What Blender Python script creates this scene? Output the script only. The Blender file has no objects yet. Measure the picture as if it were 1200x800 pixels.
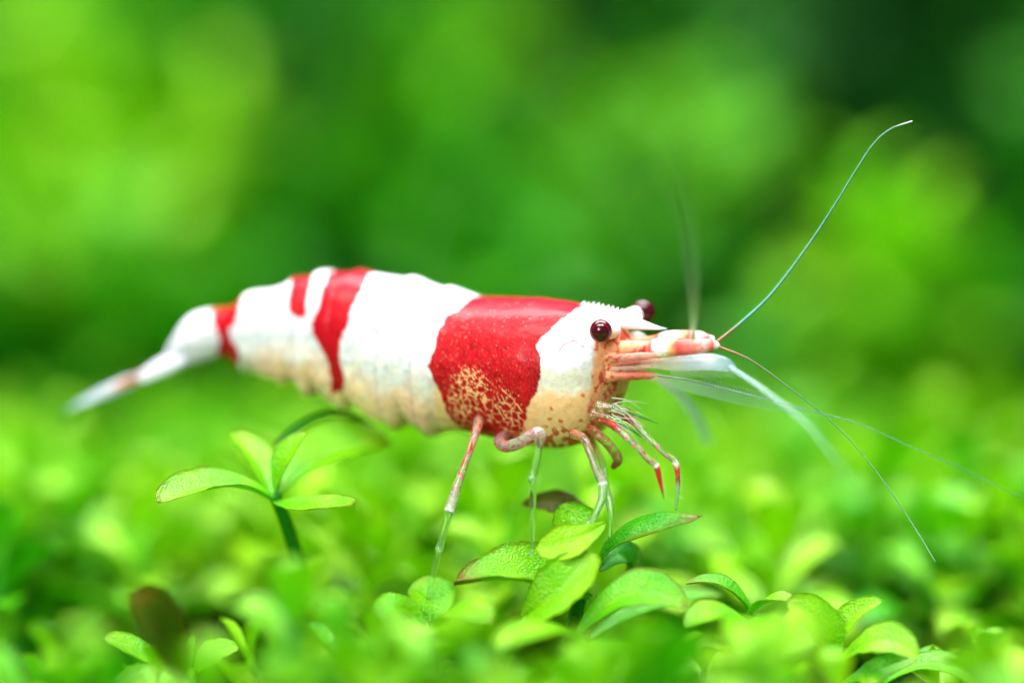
import bpy, math, random
import numpy as np
from mathutils import Vector

# ------------------------------------------------------------------ camera, world, lamps, exposure
# real size: metres in the file, millimetres in the numbers below (MM converts)
MM = 0.001
DIST = 200.0            # mm from lens to the plane of focus
PXMM = 30.0             # one millimetre at that plane = 30 px of the 1200 px wide photograph
sc = bpy.context.scene
COL = sc.collection

cam = bpy.data.cameras.new('camera')
cam.sensor_width = 36.0
cam.lens = 180.0
cam.clip_start = 0.005
cam.clip_end = 5.0
cam.dof.use_dof = True
cam.dof.focus_distance = (DIST + 0.3) * MM
cam.dof.aperture_fstop = 13.6
camo = bpy.data.objects.new('camera', cam)
camo.location = (0, -DIST * MM, 0)
camo.rotation_euler = (math.radians(90), 0, 0)
COL.objects.link(camo)
sc.camera = camo

world = bpy.data.worlds.new('World')
sc.world = world
world.use_nodes = True
bg = world.node_tree.nodes['Background']
bg.inputs['Color'].default_value = (0.92, 0.92, 0.90, 1)
bg.inputs['Strength'].default_value = 0.17


def area(name, loc, target, sx, sy, power, color):
    l = bpy.data.lights.new(name, 'AREA')
    l.shape = 'RECTANGLE'
    l.size, l.size_y = sx * MM, sy * MM
    l.energy = power
    l.color = color
    o = bpy.data.objects.new(name, l)
    o.location = Vector(loc) * MM
    d = Vector(target) - Vector(loc)
    o.rotation_euler = d.to_track_quat('-Z', 'Y').to_euler()
    COL.objects.link(o)
    return o


# the aquarium's lamp hangs over the tank, a little in front of the shrimp; a second tube of it reaches further back
area('aquarium_lamp', (-10, -105, 205), (0, 10, -6), 240, 70, 1.28, (1.0, 0.99, 0.97))
area('aquarium_lamp_rear', (0, 92, 245), (0, 96, 0), 340, 90, 1.0, (0.98, 1.0, 0.95)).data.spread = math.radians(95)
area('photo_lamp', (-90, -230, 70), (0, 0, -2), 90, 90, 0.56, (1.0, 1.0, 1.0))      # the photographer's lamp in front of the pane

sc.render.engine = 'CYCLES'
sc.cycles.use_denoising = True
sc.cycles.max_bounces = 7
sc.cycles.diffuse_bounces = 3
sc.cycles.glossy_bounces = 2
sc.cycles.transmission_bounces = 6
sc.cycles.transparent_max_bounces = 10
sc.cycles.sample_clamp_indirect = 6
sc.view_settings.view_transform = 'Standard'
sc.view_settings.look = 'None'
sc.view_settings.exposure = 0.0
sc.view_settings.gamma = 1.0
sc.view_settings.use_curve_mapping = False

rng = np.random.default_rng(7)
random.seed(7)


# ------------------------------------------------------------------ helpers
def W(px, py, y):
    """a point of the place (mm): photo column and row, at depth y behind the plane of focus"""
    s = (DIST + y) / DIST / PXMM
    return np.array([(px - 600.0) * s, y, (400.0 - py) * s])


def smooth(a, b, x):
    t = np.clip((np.asarray(x, float) - a) / (b - a), 0, 1)
    return t * t * (3 - 2 * t)


def hash2(ix, iy, k=0):
    h = (ix.astype(np.int64) * 374761393 + iy.astype(np.int64) * 668265263 + k * 1442695041) & 0x7fffffff
    h = ((h ^ (h >> 13)) * 1274126177) & 0x7fffffff
    h = h ^ (h >> 16)
    return (h & 0xffff) / 65535.0


def vnoise(x, y, k=0):
    ix, iy = np.floor(x), np.floor(y)
    fx, fy = x - ix, y - iy
    fx, fy = fx * fx * (3 - 2 * fx), fy * fy * (3 - 2 * fy)
    a = hash2(ix, iy, k); b = hash2(ix + 1, iy, k); c = hash2(ix, iy + 1, k); d = hash2(ix + 1, iy + 1, k)
    return (a * (1 - fx) + b * fx) * (1 - fy) + (c * (1 - fx) + d * fx) * fy


def fbm(x, y, k=0, o=3):
    r = 0; a = 0.5; t = 0
    for i in range(o):
        r = r + a * vnoise(x, y, k + i * 7); t += a; a *= .5; x = x * 2.03; y = y * 2.03
    return r / t


def voro(x, y, k=0):
    """F1, F2-F1, cell random"""
    ix, iy = np.floor(x), np.floor(y)
    f1 = np.full(x.shape, 9.0); f2 = np.full(x.shape, 9.0); cr = np.zeros(x.shape)
    for dx in (-1, 0, 1):
        for dy in (-1, 0, 1):
            cx, cy = ix + dx, iy + dy
            d = np.hypot(cx + hash2(cx, cy, k) - x, cy + hash2(cx, cy, k + 3) - y)
            near = d < f1
            f2 = np.where(near, f1, np.minimum(f2, d))
            cr = np.where(near, hash2(cx, cy, k + 5), cr)
            f1 = np.where(near, d, f1)
    return f1, f2 - f1, cr


def sdf(px, py, poly):
    p = np.array(poly, float); n = len(p)
    d = np.full(px.shape, 1e9); inside = np.zeros(px.shape, bool)
    for i in range(n):
        a, b = p[i], p[(i + 1) % n]
        e = b - a
        wx, wy = px - a[0], py - a[1]
        t = np.clip((wx * e[0] + wy * e[1]) / (e @ e), 0, 1)
        d = np.minimum(d, np.hypot(wx - e[0] * t, wy - e[1] * t))
        c = ((a[1] > py) != (b[1] > py))
        with np.errstate(divide='ignore', invalid='ignore'):
            xi = (b[0] - a[0]) * (py - a[1]) / (b[1] - a[1] if b[1] != a[1] else 1e-9) + a[0]
        inside ^= c & (px < xi)
    return np.where(inside, -d, d)


def make_mesh(name, verts, faces, mat, parent=None, attrs=None, smooth_shade=True):
    """verts in mm (world); faces a list of tuples or an (n,4) / (n,3) array"""
    v = np.asarray(verts, float) * MM
    if parent is not None:
        root = parent
        off = np.zeros(3)
        while root is not None:
            off += np.array(root.location)
            root = root.parent
        v = v - off
    me = bpy.data.meshes.new(name)
    if isinstance(faces, np.ndarray):
        k = faces.shape[1]
        me.vertices.add(len(v)); me.loops.add(faces.size); me.polygons.add(len(faces))
        me.vertices.foreach_set('co', v.astype(np.float32).ravel())
        me.loops.foreach_set('vertex_index', faces.astype(np.int32).ravel())
        me.polygons.foreach_set('loop_start', np.arange(0, faces.size, k, dtype=np.int32))
        me.update(calc_edges=True)
    else:
        me.from_pydata([tuple(q) for q in v], [], faces)
    me.validate()
    if smooth_shade:
        me.polygons.foreach_set('use_smooth', np.ones(len(me.polygons), bool))
    for key, val in (attrs or {}).items():
        val = np.asarray(val, np.float32)
        if val.ndim == 2:
            a = me.attributes.new(key, 'FLOAT_COLOR', 'POINT')
            rgba = np.ones((len(val), 4), np.float32); rgba[:, :3] = val
            a.data.foreach_set('color', rgba.ravel())
        else:
            a = me.attributes.new(key, 'FLOAT', 'POINT')
            a.data.foreach_set('value', val)
    me.materials.append(mat)
    o = bpy.data.objects.new(name, me)
    COL.objects.link(o)
    if parent is not None:
        o.parent = parent
    return o


def empty(name, loc, label, cat, group=None):
    o = bpy.data.objects.new(name, None)
    o.empty_display_size = 0.002
    o.location = Vector([float(c) for c in loc]) * MM
    COL.objects.link(o)
    o['label'] = label
    o['category'] = cat
    if group:
        o['group'] = group
    return o


def grid_faces(n, m, wrap):
    f = []
    i = np.arange(n - 1)[:, None]; j = np.arange(m if wrap else m - 1)[None, :]
    j2 = (j + 1) % m
    q = np.stack([i * m + j, (i + 1) * m + j, (i + 1) * m + j2, i * m + j2], -1)
    return q.reshape(-1, 4)


def catmull(pts, n):
    p = np.array(pts, float)
    p = np.vstack([2 * p[0] - p[1], p, 2 * p[-1] - p[-2]])
    k = len(p) - 3
    t = np.linspace(0, k, n); i = np.minimum(t.astype(int), k - 1); f = (t - i)[:, None]
    a, b, c, d = p[i], p[i + 1], p[i + 2], p[i + 3]
    return .5 * (2 * b + (c - a) * f + (2 * a - 5 * b + 4 * c - d) * f ** 2 + (3 * b - a - 3 * c + d) * f ** 3)


def tube_geo(path, rad, seg=12, flat=1.0, n=60, up=(0, 1, 0)):
    """smooth tube through path (mm) with radii (mm); flat squeezes it along `up`"""
    c = catmull(path, n)
    r = np.maximum(catmull(np.array(rad, float)[:, None], n)[:, 0], 1e-4)
    t = np.gradient(c, axis=0); t /= np.linalg.norm(t, axis=1)[:, None]
    up = np.array(up, float)
    s = np.cross(t, up); s /= np.linalg.norm(s, axis=1)[:, None] + 1e-12
    u = np.cross(s, t)
    a = np.linspace(0, 2 * np.pi, seg, endpoint=False)
    v = c[:, None, :] + r[:, None, None] * (np.cos(a)[None, :, None] * s[:, None, :] + flat * np.sin(a)[None, :, None] * u[:, None, :])
    v = v.reshape(-1, 3)
    f = grid_faces(n, seg, True)
    # caps
    v = np.vstack([v, c[0] - t[0] * r[0] * .5, c[-1] + t[-1] * r[-1] * .5])
    i0, i1 = n * seg, n * seg + 1
    tri = [(i0, (j + 1) % seg, j, j) for j in range(seg)]
    caps = [(i0, j, (j + 1) % seg) for j in range(seg)] + [(i1, (n - 1) * seg + (j + 1) % seg, (n - 1) * seg + j) for j in range(seg)]
    faces = [tuple(q) for q in f] + caps
    tt = np.append(np.repeat(np.linspace(0, 1, n), seg), [0, 1])
    aa = np.append(np.tile(a, n), [0, 0])
    return v, faces, tt, aa


# ------------------------------------------------------------------ materials
def nt(name):
    m = bpy.data.materials.new(name)
    m.use_nodes = True
    t = m.node_tree
    t.nodes.clear()
    return m, t.nodes, t.links


def attr(N, name):
    a = N.new('ShaderNodeAttribute'); a.attribute_name = name
    return a


def math_node(N, L, op, a, b=None, clamp=False):
    n = N.new('ShaderNodeMath'); n.operation = op; n.use_clamp = clamp
    for i, q in enumerate((a, b)):
        if q is None:
            continue
        if isinstance(q, (int, float)):
            n.inputs[i].default_value = q
        else:
            L.new(q, n.inputs[i])
    return n.outputs[0]


def shell_material(name, rough, sss, bump_scale, bump, coat, clear_tint=(1, 1, 1), glass=False, spec=.5):
    """chitin: colour from the animal's own markings (attribute 'marking'), see-through where attribute 'clear' is high"""
    m, N, L = nt(name)
    out = N.new('ShaderNodeOutputMaterial')
    pb = N.new('ShaderNodeBsdfPrincipled')
    col = attr(N, 'marking')
    tc = N.new('ShaderNodeTexCoord')
    no = N.new('ShaderNodeTexNoise'); no.inputs['Scale'].default_value = bump_scale; no.inputs['Detail'].default_value = 4
    L.new(tc.outputs['Object'], no.inputs['Vector'])
    mr = N.new('ShaderNodeMapRange')
    mr.inputs['From Min'].default_value = .3; mr.inputs['From Max'].default_value = .7
    mr.inputs['To Min'].default_value = .86; mr.inputs['To Max'].default_value = 1.06
    L.new(no.outputs['Fac'], mr.inputs['Value'])
    mul = N.new('ShaderNodeVectorMath'); mul.operation = 'SCALE'
    L.new(col.outputs['Color'], mul.inputs[0]); L.new(mr.outputs['Result'], mul.inputs['Scale'])
    L.new(mul.outputs['Vector'], pb.inputs['Base Color'])
    pb.inputs['Roughness'].default_value = rough
    pb.inputs['Specular IOR Level'].default_value = spec
    pb.inputs['Subsurface Weight'].default_value = sss
    pb.inputs['Subsurface Radius'].default_value = (1.0, .55, .4)
    pb.inputs['Subsurface Scale'].default_value = .00035
    pb.inputs['Coat Weight'].default_value = coat
    pb.inputs['Coat Roughness'].default_value = .16
    bp = N.new('ShaderNodeBump'); bp.inputs['Strength'].default_value = bump; bp.inputs['Distance'].default_value = .00006
    L.new(no.outputs['Fac'], bp.inputs['Height']); L.new(bp.outputs['Normal'], pb.inputs['Normal'])
    if glass:
        pb.inputs['IOR'].default_value = 1.18
        L.new(attr(N, 'clear').outputs['Fac'], pb.inputs['Transmission Weight'])
        L.new(pb.outputs[0], out.inputs['Surface'])
        return m
    tr = N.new('ShaderNodeBsdfTransparent'); tr.inputs['Color'].default_value = (*clear_tint, 1)
    mx = N.new('ShaderNodeMixShader')
    L.new(attr(N, 'clear').outputs['Fac'], mx.inputs['Fac'])
    L.new(pb.outputs[0], mx.inputs[1]); L.new(tr.outputs[0], mx.inputs[2])
    L.new(mx.outputs[0], out.inputs['Surface'])
    return m


M_SHELL = shell_material('shrimp_shell', .42, .28, 5200, .35, .08, spec=.12)
M_LIMB = shell_material('shrimp_film', .25, .0, 4000, .2, .3, (.97, 1.0, .98))
M_GLASS = shell_material('shrimp_limb', .10, .0, 4000, .15, .6, glass=True)


def eye_materials():
    m, N, L = nt('eye_cornea')
    out = N.new('ShaderNodeOutputMaterial')
    pb = N.new('ShaderNodeBsdfPrincipled')
    pb.inputs['Base Color'].default_value = (.085, .004, .012, 1)
    pb.inputs['Roughness'].default_value = .12
    pb.inputs['Coat Weight'].default_value = .6
    pb.inputs['Coat Roughness'].default_value = .05
    tr = N.new('ShaderNodeBsdfTransparent'); tr.inputs['Color'].default_value = (.42, .06, .09, 1)
    mx = N.new('ShaderNodeMixShader'); mx.inputs['Fac'].default_value = .45
    L.new(pb.outputs[0], mx.inputs[1]); L.new(tr.outputs[0], mx.inputs[2]); L.new(mx.outputs[0], out.inputs['Surface'])
    m2, N, L = nt('eye_core')
    out = N.new('ShaderNodeOutputMaterial')
    pb = N.new('ShaderNodeBsdfPrincipled')
    pb.inputs['Base Color'].default_value = (.006, .002, .004, 1)
    pb.inputs['Roughness'].default_value = .3
    L.new(pb.outputs[0], out.inputs['Surface'])
    return m, m2


M_CORNEA, M_CORE = eye_materials()


def leaf_material():
    m, N, L = nt('leaf')
    out = N.new('ShaderNodeOutputMaterial')
    tint = attr(N, 'tint').outputs['Fac']       # 0 deep green .. 1 young yellow green
    wear = attr(N, 'wear').outputs['Fac']       # brown, ageing rims and tips
    tc = N.new('ShaderNodeTexCoord')
    no = N.new('ShaderNodeTexNoise'); no.inputs['Scale'].default_value = 700; no.inputs['Detail'].default_value = 3
    L.new(tc.outputs['Object'], no.inputs['Vector'])
    vo = N.new('ShaderNodeTexVoronoi'); vo.inputs['Scale'].default_value = 9500
    L.new(tc.outputs['Object'], vo.inputs['Vector'])
    ramp = N.new('ShaderNodeValToRGB')
    e = ramp.color_ramp.elements
    e[0].position = 0; e[0].color = (.003, .105, .007, 1)
    e[1].position = 1; e[1].color = (.36, .72, .008, 1)
    k = e.new(.35); k.color = (.022, .33, .007, 1)
    k = e.new(.65); k.color = (.115, .55, .006, 1)
    f = math_node(N, L, 'ADD', tint, math_node(N, L, 'MULTIPLY', math_node(N, L, 'SUBTRACT', no.outputs['Fac'], .5), .5))
    f = math_node(N, L, 'ADD', f, math_node(N, L, 'MULTIPLY', math_node(N, L, 'SUBTRACT', vo.outputs['Distance'], .4), -.25))
    L.new(f, ramp.inputs['Fac'])
    mixc = N.new('ShaderNodeMix'); mixc.data_type = 'RGBA'
    no2 = N.new('ShaderNodeTexNoise'); no2.inputs['Scale'].default_value = 2600
    L.new(tc.outputs['Object'], no2.inputs['Vector'])
    no3 = N.new('ShaderNodeTexNoise'); no3.inputs['Scale'].default_value = 1500; no3.inputs['Detail'].default_value = 5
    L.new(tc.outputs['Object'], no3.inputs['Vector'])
    blot = N.new('ShaderNodeMapRange'); blot.inputs['From Min'].default_value = .62; blot.inputs['From Max'].default_value = .72; blot.inputs['To Max'].default_value = .28
    L.new(no3.outputs['Fac'], blot.inputs['Value'])
    wear = math_node(N, L, 'ADD', wear, blot.outputs['Result'], True)
    wf = math_node(N, L, 'MULTIPLY', wear, math_node(N, L, 'MULTIPLY', no2.outputs['Fac'], 1.7), True)
    L.new(wf, mixc.inputs['Factor'])
    L.new(ramp.outputs['Color'], mixc.inputs[6]); mixc.inputs[7].default_value = (.20, .145, .010, 1)
    colr = mixc.outputs[2]
    pb = N.new('ShaderNodeBsdfPrincipled')
    L.new(colr, pb.inputs['Base Color'])
    pb.inputs['Roughness'].default_value = .24
    pb.inputs['Specular IOR Level'].default_value = .38
    bp = N.new('ShaderNodeBump'); bp.inputs['Strength'].default_value = .65; bp.inputs['Distance'].default_value = .00006
    L.new(math_node(N, L, 'ADD', vo.outputs['Distance'], math_node(N, L, 'MULTIPLY', no3.outputs['Fac'], .7)), bp.inputs['Height']); L.new(bp.outputs['Normal'], pb.inputs['Normal'])
    tl = N.new('ShaderNodeBsdfTranslucent')
    g = N.new('ShaderNodeGamma'); g.inputs['Gamma'].default_value = .85
    L.new(colr, g.inputs['Color']); L.new(g.outputs['Color'], tl.inputs['Color'])
    mx = N.new('ShaderNodeMixShader'); mx.inputs['Fac'].default_value = .42
    L.new(pb.outputs[0], mx.inputs[1]); L.new(tl.outputs[0], mx.inputs[2])
    L.new(mx.outputs[0], out.inputs['Surface'])
    return m


M_LEAF = leaf_material()


def plain(name, c, scale=300):
    m, N, L = nt(name)
    out = N.new('ShaderNodeOutputMaterial')
    df = N.new('ShaderNodeBsdfDiffuse')
    tc = N.new('ShaderNodeTexCoord'); no = N.new('ShaderNodeTexNoise'); no.inputs['Scale'].default_value = scale
    L.new(tc.outputs['Object'], no.inputs['Vector'])
    r = N.new('ShaderNodeValToRGB')
    r.color_ramp.elements[0].color = (*[q * .5 for q in c], 1); r.color_ramp.elements[1].color = (*[q * 1.5 for q in c], 1)
    L.new(no.outputs['Fac'], r.inputs['Fac']); L.new(r.outputs['Color'], df.inputs['Color'])
    L.new(df.outputs[0], out.inputs['Surface'])
    return m


M_SOIL = plain('substrate', (.0012, .011, .0012))
M_BACK = plain('back_pane', (.001, .015, .003), 40)


# ------------------------------------------------------------------ the setting: substrate and the tank's back
def ground_z(x, y):
    """mm; the planted floor climbs towards the back of the tank"""
    z = -16.0 + 0.105 * np.clip(y, -80, 80)
    z = z + 74.0 * smooth(62, 225, y)
    return z + .8 * np.sin(x * .21 + 1) * np.cos(y * .17)


gx = np.linspace(-190, 190, 96); gy = np.linspace(-100, 250, 108)
X, Y = np.meshgrid(gx, gy, indexing='ij')
Z = ground_z(X, Y)
so = make_mesh('ground', np.stack([X, Y, Z], -1).reshape(-1, 3), grid_faces(96, 108, False)[:, ::-1], M_SOIL)
so['kind'] = 'structure'
bv = []
for (x0, x1, y0, y1, z0, z1) in [(-200, 200, 252, 258, -40, 170)]:
    bv = [(x, y, z) for z in (z0, z1) for y in (y0, y1) for x in (x0, x1)]
bk = make_mesh('tank_back_wall', bv, [(0, 1, 5, 4), (1, 3, 7, 5), (3, 2, 6, 7), (2, 0, 4, 6), (4, 5, 7, 6), (2, 3, 1, 0)], M_BACK, smooth_shade=False)
bk['kind'] = 'structure'


# ------------------------------------------------------------------ leaves and plants
def leaf_geo(base, mid, tip, width, normal=(0, 0, 1), cup=.18, nu=18, nv=9, thick=.10, round_tip=.50, wav=.04, seed=0, wear_tip=.3, wear_rim=.3, tint=.6, wear_all=0.):
    """one leaf blade of real thickness: spine base-mid-tip (mm), width mm"""
    r = np.random.default_rng(seed)
    base, mid, tip = (np.array(q, float) for q in (base, mid, tip))
    t = np.linspace(0, 1, nu)
    ctrl = 2 * mid - .5 * (base + tip)
    c = ((1 - t) ** 2)[:, None] * base + (2 * t * (1 - t))[:, None] * ctrl + (t ** 2)[:, None] * tip
    tg = np.gradient(c, axis=0); tg /= np.linalg.norm(tg, axis=1)[:, None]
    nr = np.array(normal, float); nr = nr / np.linalg.norm(nr)
    sd = np.cross(tg, nr); sd /= np.linalg.norm(sd, axis=1)[:, None] + 1e-9
    nn = np.cross(sd, tg)
    # obovate outline: widest past the middle, blunt tip, short stalk
    prof = np.sin(np.pi * np.clip(t, 0, 1) ** .95) ** round_tip * (.55 + .45 * smooth(0, .6, t))
    prof = np.maximum(prof, .10 * (t < .5)); prof[-1] = .02
    v = np.linspace(-1, 1, nv)
    ph = r.random(4) * 6.28
    hw = width * .5 * prof
    edge = 1 + (.05 * np.sin(t[:, None] * 9 + ph[0]) + .035 * np.sin(t[:, None] * 27 + ph[2]) * (nu > 12) + (.05 * r.normal(0, 1, (nu, 1)) * (nu > 20)) * .5) * np.abs(v)[None, :] ** 3
    lat = hw[:, None] * v[None, :] * edge
    lift = cup * hw[:, None] * (v[None, :] ** 2) * 1.6 - .05 * width * np.exp(-(v[None, :] / .16) ** 2) * smooth(0, .3, 1 - t)[:, None]
    lift = lift + wav * width * (np.sin(t[:, None] * 7 + ph[1] + v[None, :] * 1.5) * (.3 + np.abs(v)[None, :]) * .6)
    P = c[:, None, :] + sd[:, None, :] * lat[..., None] + nn[:, None, :] * lift[..., None]
    th = thick * (.35 + .65 * (1 - np.abs(v) ** 3))[None, :] * (.35 + .65 * (1 - t ** 4))[:, None]
    top = P + nn[:, None, :] * th[..., None] * .5
    bot = P - nn[:, None, :] * th[..., None] * .5
    V = np.vstack([top.reshape(-1, 3), bot.reshape(-1, 3)])
    n = nu * nv
    F = grid_faces(nu, nv, False)
    G = F[:, ::-1] + n
    ring = [i * nv for i in range(nu)] + [(nu - 1) * nv + j for j in range(1, nv)] + [i * nv + nv - 1 for i in range(nu - 2, -1, -1)] + [j for j in range(nv - 2, 0, -1)]
    ring = np.array(ring)
    nxt = np.roll(ring, -1)
    S = np.stack([ring, ring + n, nxt + n, nxt], -1)
    faces = np.vstack([F, G, S[:, ::-1]])
    wear = np.clip(wear_all + wear_tip * smooth(.75, 1, t)[:, None] + wear_rim * smooth(.82, 1, np.abs(v))[None, :] * smooth(.2, .5, t)[:, None], 0, 1)
    tn = np.full((nu, nv), tint) + .10 * (t[:, None] - .5)
    at = {'wear': np.tile(wear.ravel(), 2), 'tint': np.tile(tn.ravel(), 2)}
    return V, faces, at


def stem_into(root, pts, r0, r1, tint=.35):
    V, F, tt, aa = tube_geo(pts, np.linspace(r0, r1, len(pts)), seg=8, n=16)
    return make_mesh('stem', V, F, M_LEAF, root, {'tint': np.full(len(V), tint), 'wear': np.zeros(len(V))})


def plant(name, label, stem_pts, leaves, group=None, r0=.35, r1=.25, stem_tint=.3):
    """stem_pts: photo column, row, depth. leaves: (base, mid, tip, width_px, normal, options)"""
    pts = [W(*q) for q in stem_pts]
    root = empty(name, pts[0], label, 'plant', group)
    stem_into(root, pts, r0, r1, stem_tint)
    for i, (b, m, t, w, nrm, opt) in enumerate(leaves):
        o = dict(seed=i + len(label), nu=26, nv=13)
        o.update(opt)
        o['tint'] = min(1.0, o['tint'] + .14) if o['tint'] > .15 else o['tint']
        note = o.pop('note', '')
        V, F, at = leaf_geo(W(*b), W(*m), W(*t), w / PXMM, nrm, **o)
        lo = make_mesh('leaf', V, F, M_LEAF, root, at)
        if note:
            lo['label'] = note
    return root


# --- generic sprigs for the carpet: a stem with whorls of leaves ---
def sprig_geo(seed, height=7.0, leaf_len=4.2, leaf_w=2.6, pairs=4, nu=7, nv=5, tint=.55, open_=1.0):
    r = np.random.default_rng(seed)
    parts = []
    lean = np.array([r.normal(0, .12), r.normal(0, .12), 1.0])
    pts = [np.zeros(3), lean * height * .5 + r.normal(0, .2, 3) * [1, 1, 0], lean * height]
    c = catmull(pts, 9)
    V, F, tt, aa = tube_geo(pts, [.34, .3, .22], seg=5, n=5)
    F = np.array([f if len(f) == 4 else (f[0], f[1], f[2], f[2]) for f in F])
    parts.append(('stem', V, F, {'tint': np.full(len(V), .3), 'wear': np.zeros(len(V))}))
    a0 = r.random() * 6.28
    for p in range(pairs):
        f = (p + .6) / pairs
        f = min(1.0, .25 + .75 * f)
        b = c[min(8, int(f * 8))]
        el = math.radians((8 + 55 * (p / max(1, pairs - 1)) ** 1.6) * open_ + r.normal(0, 8))
        ln = leaf_len * (1.0 - .35 * (p / max(1, pairs - 1))) * r.uniform(.85, 1.15)
        for q in range(2):
            an = a0 + p * 1.45 + q * np.pi + r.normal(0, .2)
            d = np.array([math.cos(an) * math.cos(el), math.sin(an) * math.cos(el), math.sin(el)])
            tip = b + d * ln + np.array([0, 0, -.14 * ln])
            md = b + d * ln * .52 + np.array([0, 0, .12 * ln])
            up = np.array([-math.cos(an) * math.sin(el), -math.sin(an) * math.sin(el), math.cos(el)])
            V, F, at = leaf_geo(b, md, tip, leaf_w * ln / leaf_len * r.uniform(.9, 1.1), up, nu=nu, nv=nv, seed=int(r.integers(1e6)),
                                tint=float(np.clip(tint + .22 * (p / pairs - .5) + r.normal(0, .07), 0, 1)),
                                wear_tip=r.choice([0, 0, .3, .8]), wear_rim=r.choice([0, 0, .4]))
            parts.append(('leaf', V, F, at))
    return parts


def join_parts(parts):
    V = []; F = []; n = 0; tint = []; wear = []
    for _, v, f, a in parts:
        V.append(v); F.append(f + n); n += len(v); tint.append(a['tint']); wear.append(a['wear'])
    return np.vstack(V), np.vstack(F), np.concatenate(tint), np.concatenate(wear)


def sprig_thing(name, label, loc, seed, rotz=0., scale=1., group=None, **kw):
    root = empty(name, loc, label, 'plant', group)
    cz, sz = math.cos(rotz), math.sin(rotz)
    R = np.array([[cz, -sz, 0], [sz, cz, 0], [0, 0, 1]])
    for nm, v, f, a in sprig_geo(seed, nu=14, nv=7, **kw):
        v2 = (v * scale) @ R.T + np.array(loc)
        if nm == 'stem':
            f = [tuple(q) if q[2] != q[3] else tuple(q[:3]) for q in f.tolist()]
        make_mesh(nm, v2, f, M_LEAF, root, a)
    return root


def scatter(name, spots, protos, label, cat):
    """ground cover nobody could count: one mesh"""
    VV = []; FF = []; TT = []; WW = []; n = 0
    for (x, y, z, s, rz, k, dt, tx, ty) in spots:
        v, f, t, w = protos[k]
        cz, sz = math.cos(rz), math.sin(rz)
        R = np.array([[cz, -sz, tx], [sz, cz, ty], [-tx * .8, -ty * .8, 1]])
        VV.append((v * s) @ R.T + [x, y, z]); FF.append(f + n); n += len(v)
        TT.append(np.clip(t + dt, 0, 1)); WW.append(w)
    o = make_mesh(name, np.vstack(VV), np.vstack(FF), M_LEAF, None, {'tint': np.concatenate(TT), 'wear': np.concatenate(WW)})
    o['kind'] = 'stuff'; o['label'] = label; o['category'] = cat
    return o


protos = [join_parts(sprig_geo(100 + i, height=6.5 + i % 3, leaf_len=4.2 + .3 * (i % 4), leaf_w=2.9, tint=.52 + .07 * (i % 3), pairs=4)) for i in range(9)]

# carpet behind the shrimp (and a little in front, low)
spots = []
r = np.random.default_rng(11)
y = -26.0
while y < 82:
    half = 20.0 * (DIST + y) / DIST * 1.75 + 6
    x = -half + r.random() * 3
    while x < half:
        xx, yy = x + r.normal(0, 1.2), y + r.normal(0, 1.0)
        s = r.uniform(.95, 1.35)
        z = float(ground_z(xx, yy)) - .8
        n = float(vnoise(np.array([xx * .09 + 5]), np.array([yy * .07 + 9]), 3)[0])
        sc_ = s * (.8 + .4 * n)
        if yy >= 14:
            lim = np.interp(yy, [14, 40, 82], [590, 520, 462]) + r.normal(0, 14)
            sc_ = min(sc_, max(.45, ((400 - lim) * (DIST + yy) / DIST / PXMM - z) / 8.2))
        if yy < 14:                                     # plants round the shrimp's feet and before it stay low
            pxx = 600 + xx * PXMM * DIST / (DIST + yy)
            lim = (774 if yy > -12 else 760) + r.normal(0, 18)
            if 100 < pxx < 300 or 900 < pxx < 1110:
                lim += 45
            h = (400 - lim) * (DIST + yy) / DIST / PXMM - z
            sc_ = min(h / 8.2, 1.35)
            if sc_ < .3:
                x += r.uniform(4.4, 7.0)
                continue
        dt = (n - .45) * .8 + (.36 if yy > 12 else .30) + r.normal(0, .15)
        spots.append((xx, yy, z, sc_, r.random() * 6.28, int(r.integers(9)), dt, r.normal(0, .2), r.normal(-.1, .2)))
        x += r.uniform(4.0, 6.2)
    y += 4.0
scatter('carpet_plants', spots, protos, 'dense low carpet of small round green leaves covering the tank floor', 'ground cover')

# blurred slope of plants far behind: thick where the photograph glows, sparse where it falls dark; the leaf tint carries that glow and dark too
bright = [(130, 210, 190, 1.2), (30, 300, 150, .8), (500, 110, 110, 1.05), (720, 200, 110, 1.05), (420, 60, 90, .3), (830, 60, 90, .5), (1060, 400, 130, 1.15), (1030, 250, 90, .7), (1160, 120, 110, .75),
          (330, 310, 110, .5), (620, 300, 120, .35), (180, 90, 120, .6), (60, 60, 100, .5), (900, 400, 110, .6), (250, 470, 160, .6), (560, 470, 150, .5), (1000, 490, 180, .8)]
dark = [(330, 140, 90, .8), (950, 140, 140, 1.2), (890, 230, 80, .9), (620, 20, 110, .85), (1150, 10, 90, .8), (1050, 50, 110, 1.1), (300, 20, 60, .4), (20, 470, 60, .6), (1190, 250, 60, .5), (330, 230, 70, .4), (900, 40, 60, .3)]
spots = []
y = 78.0
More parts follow.
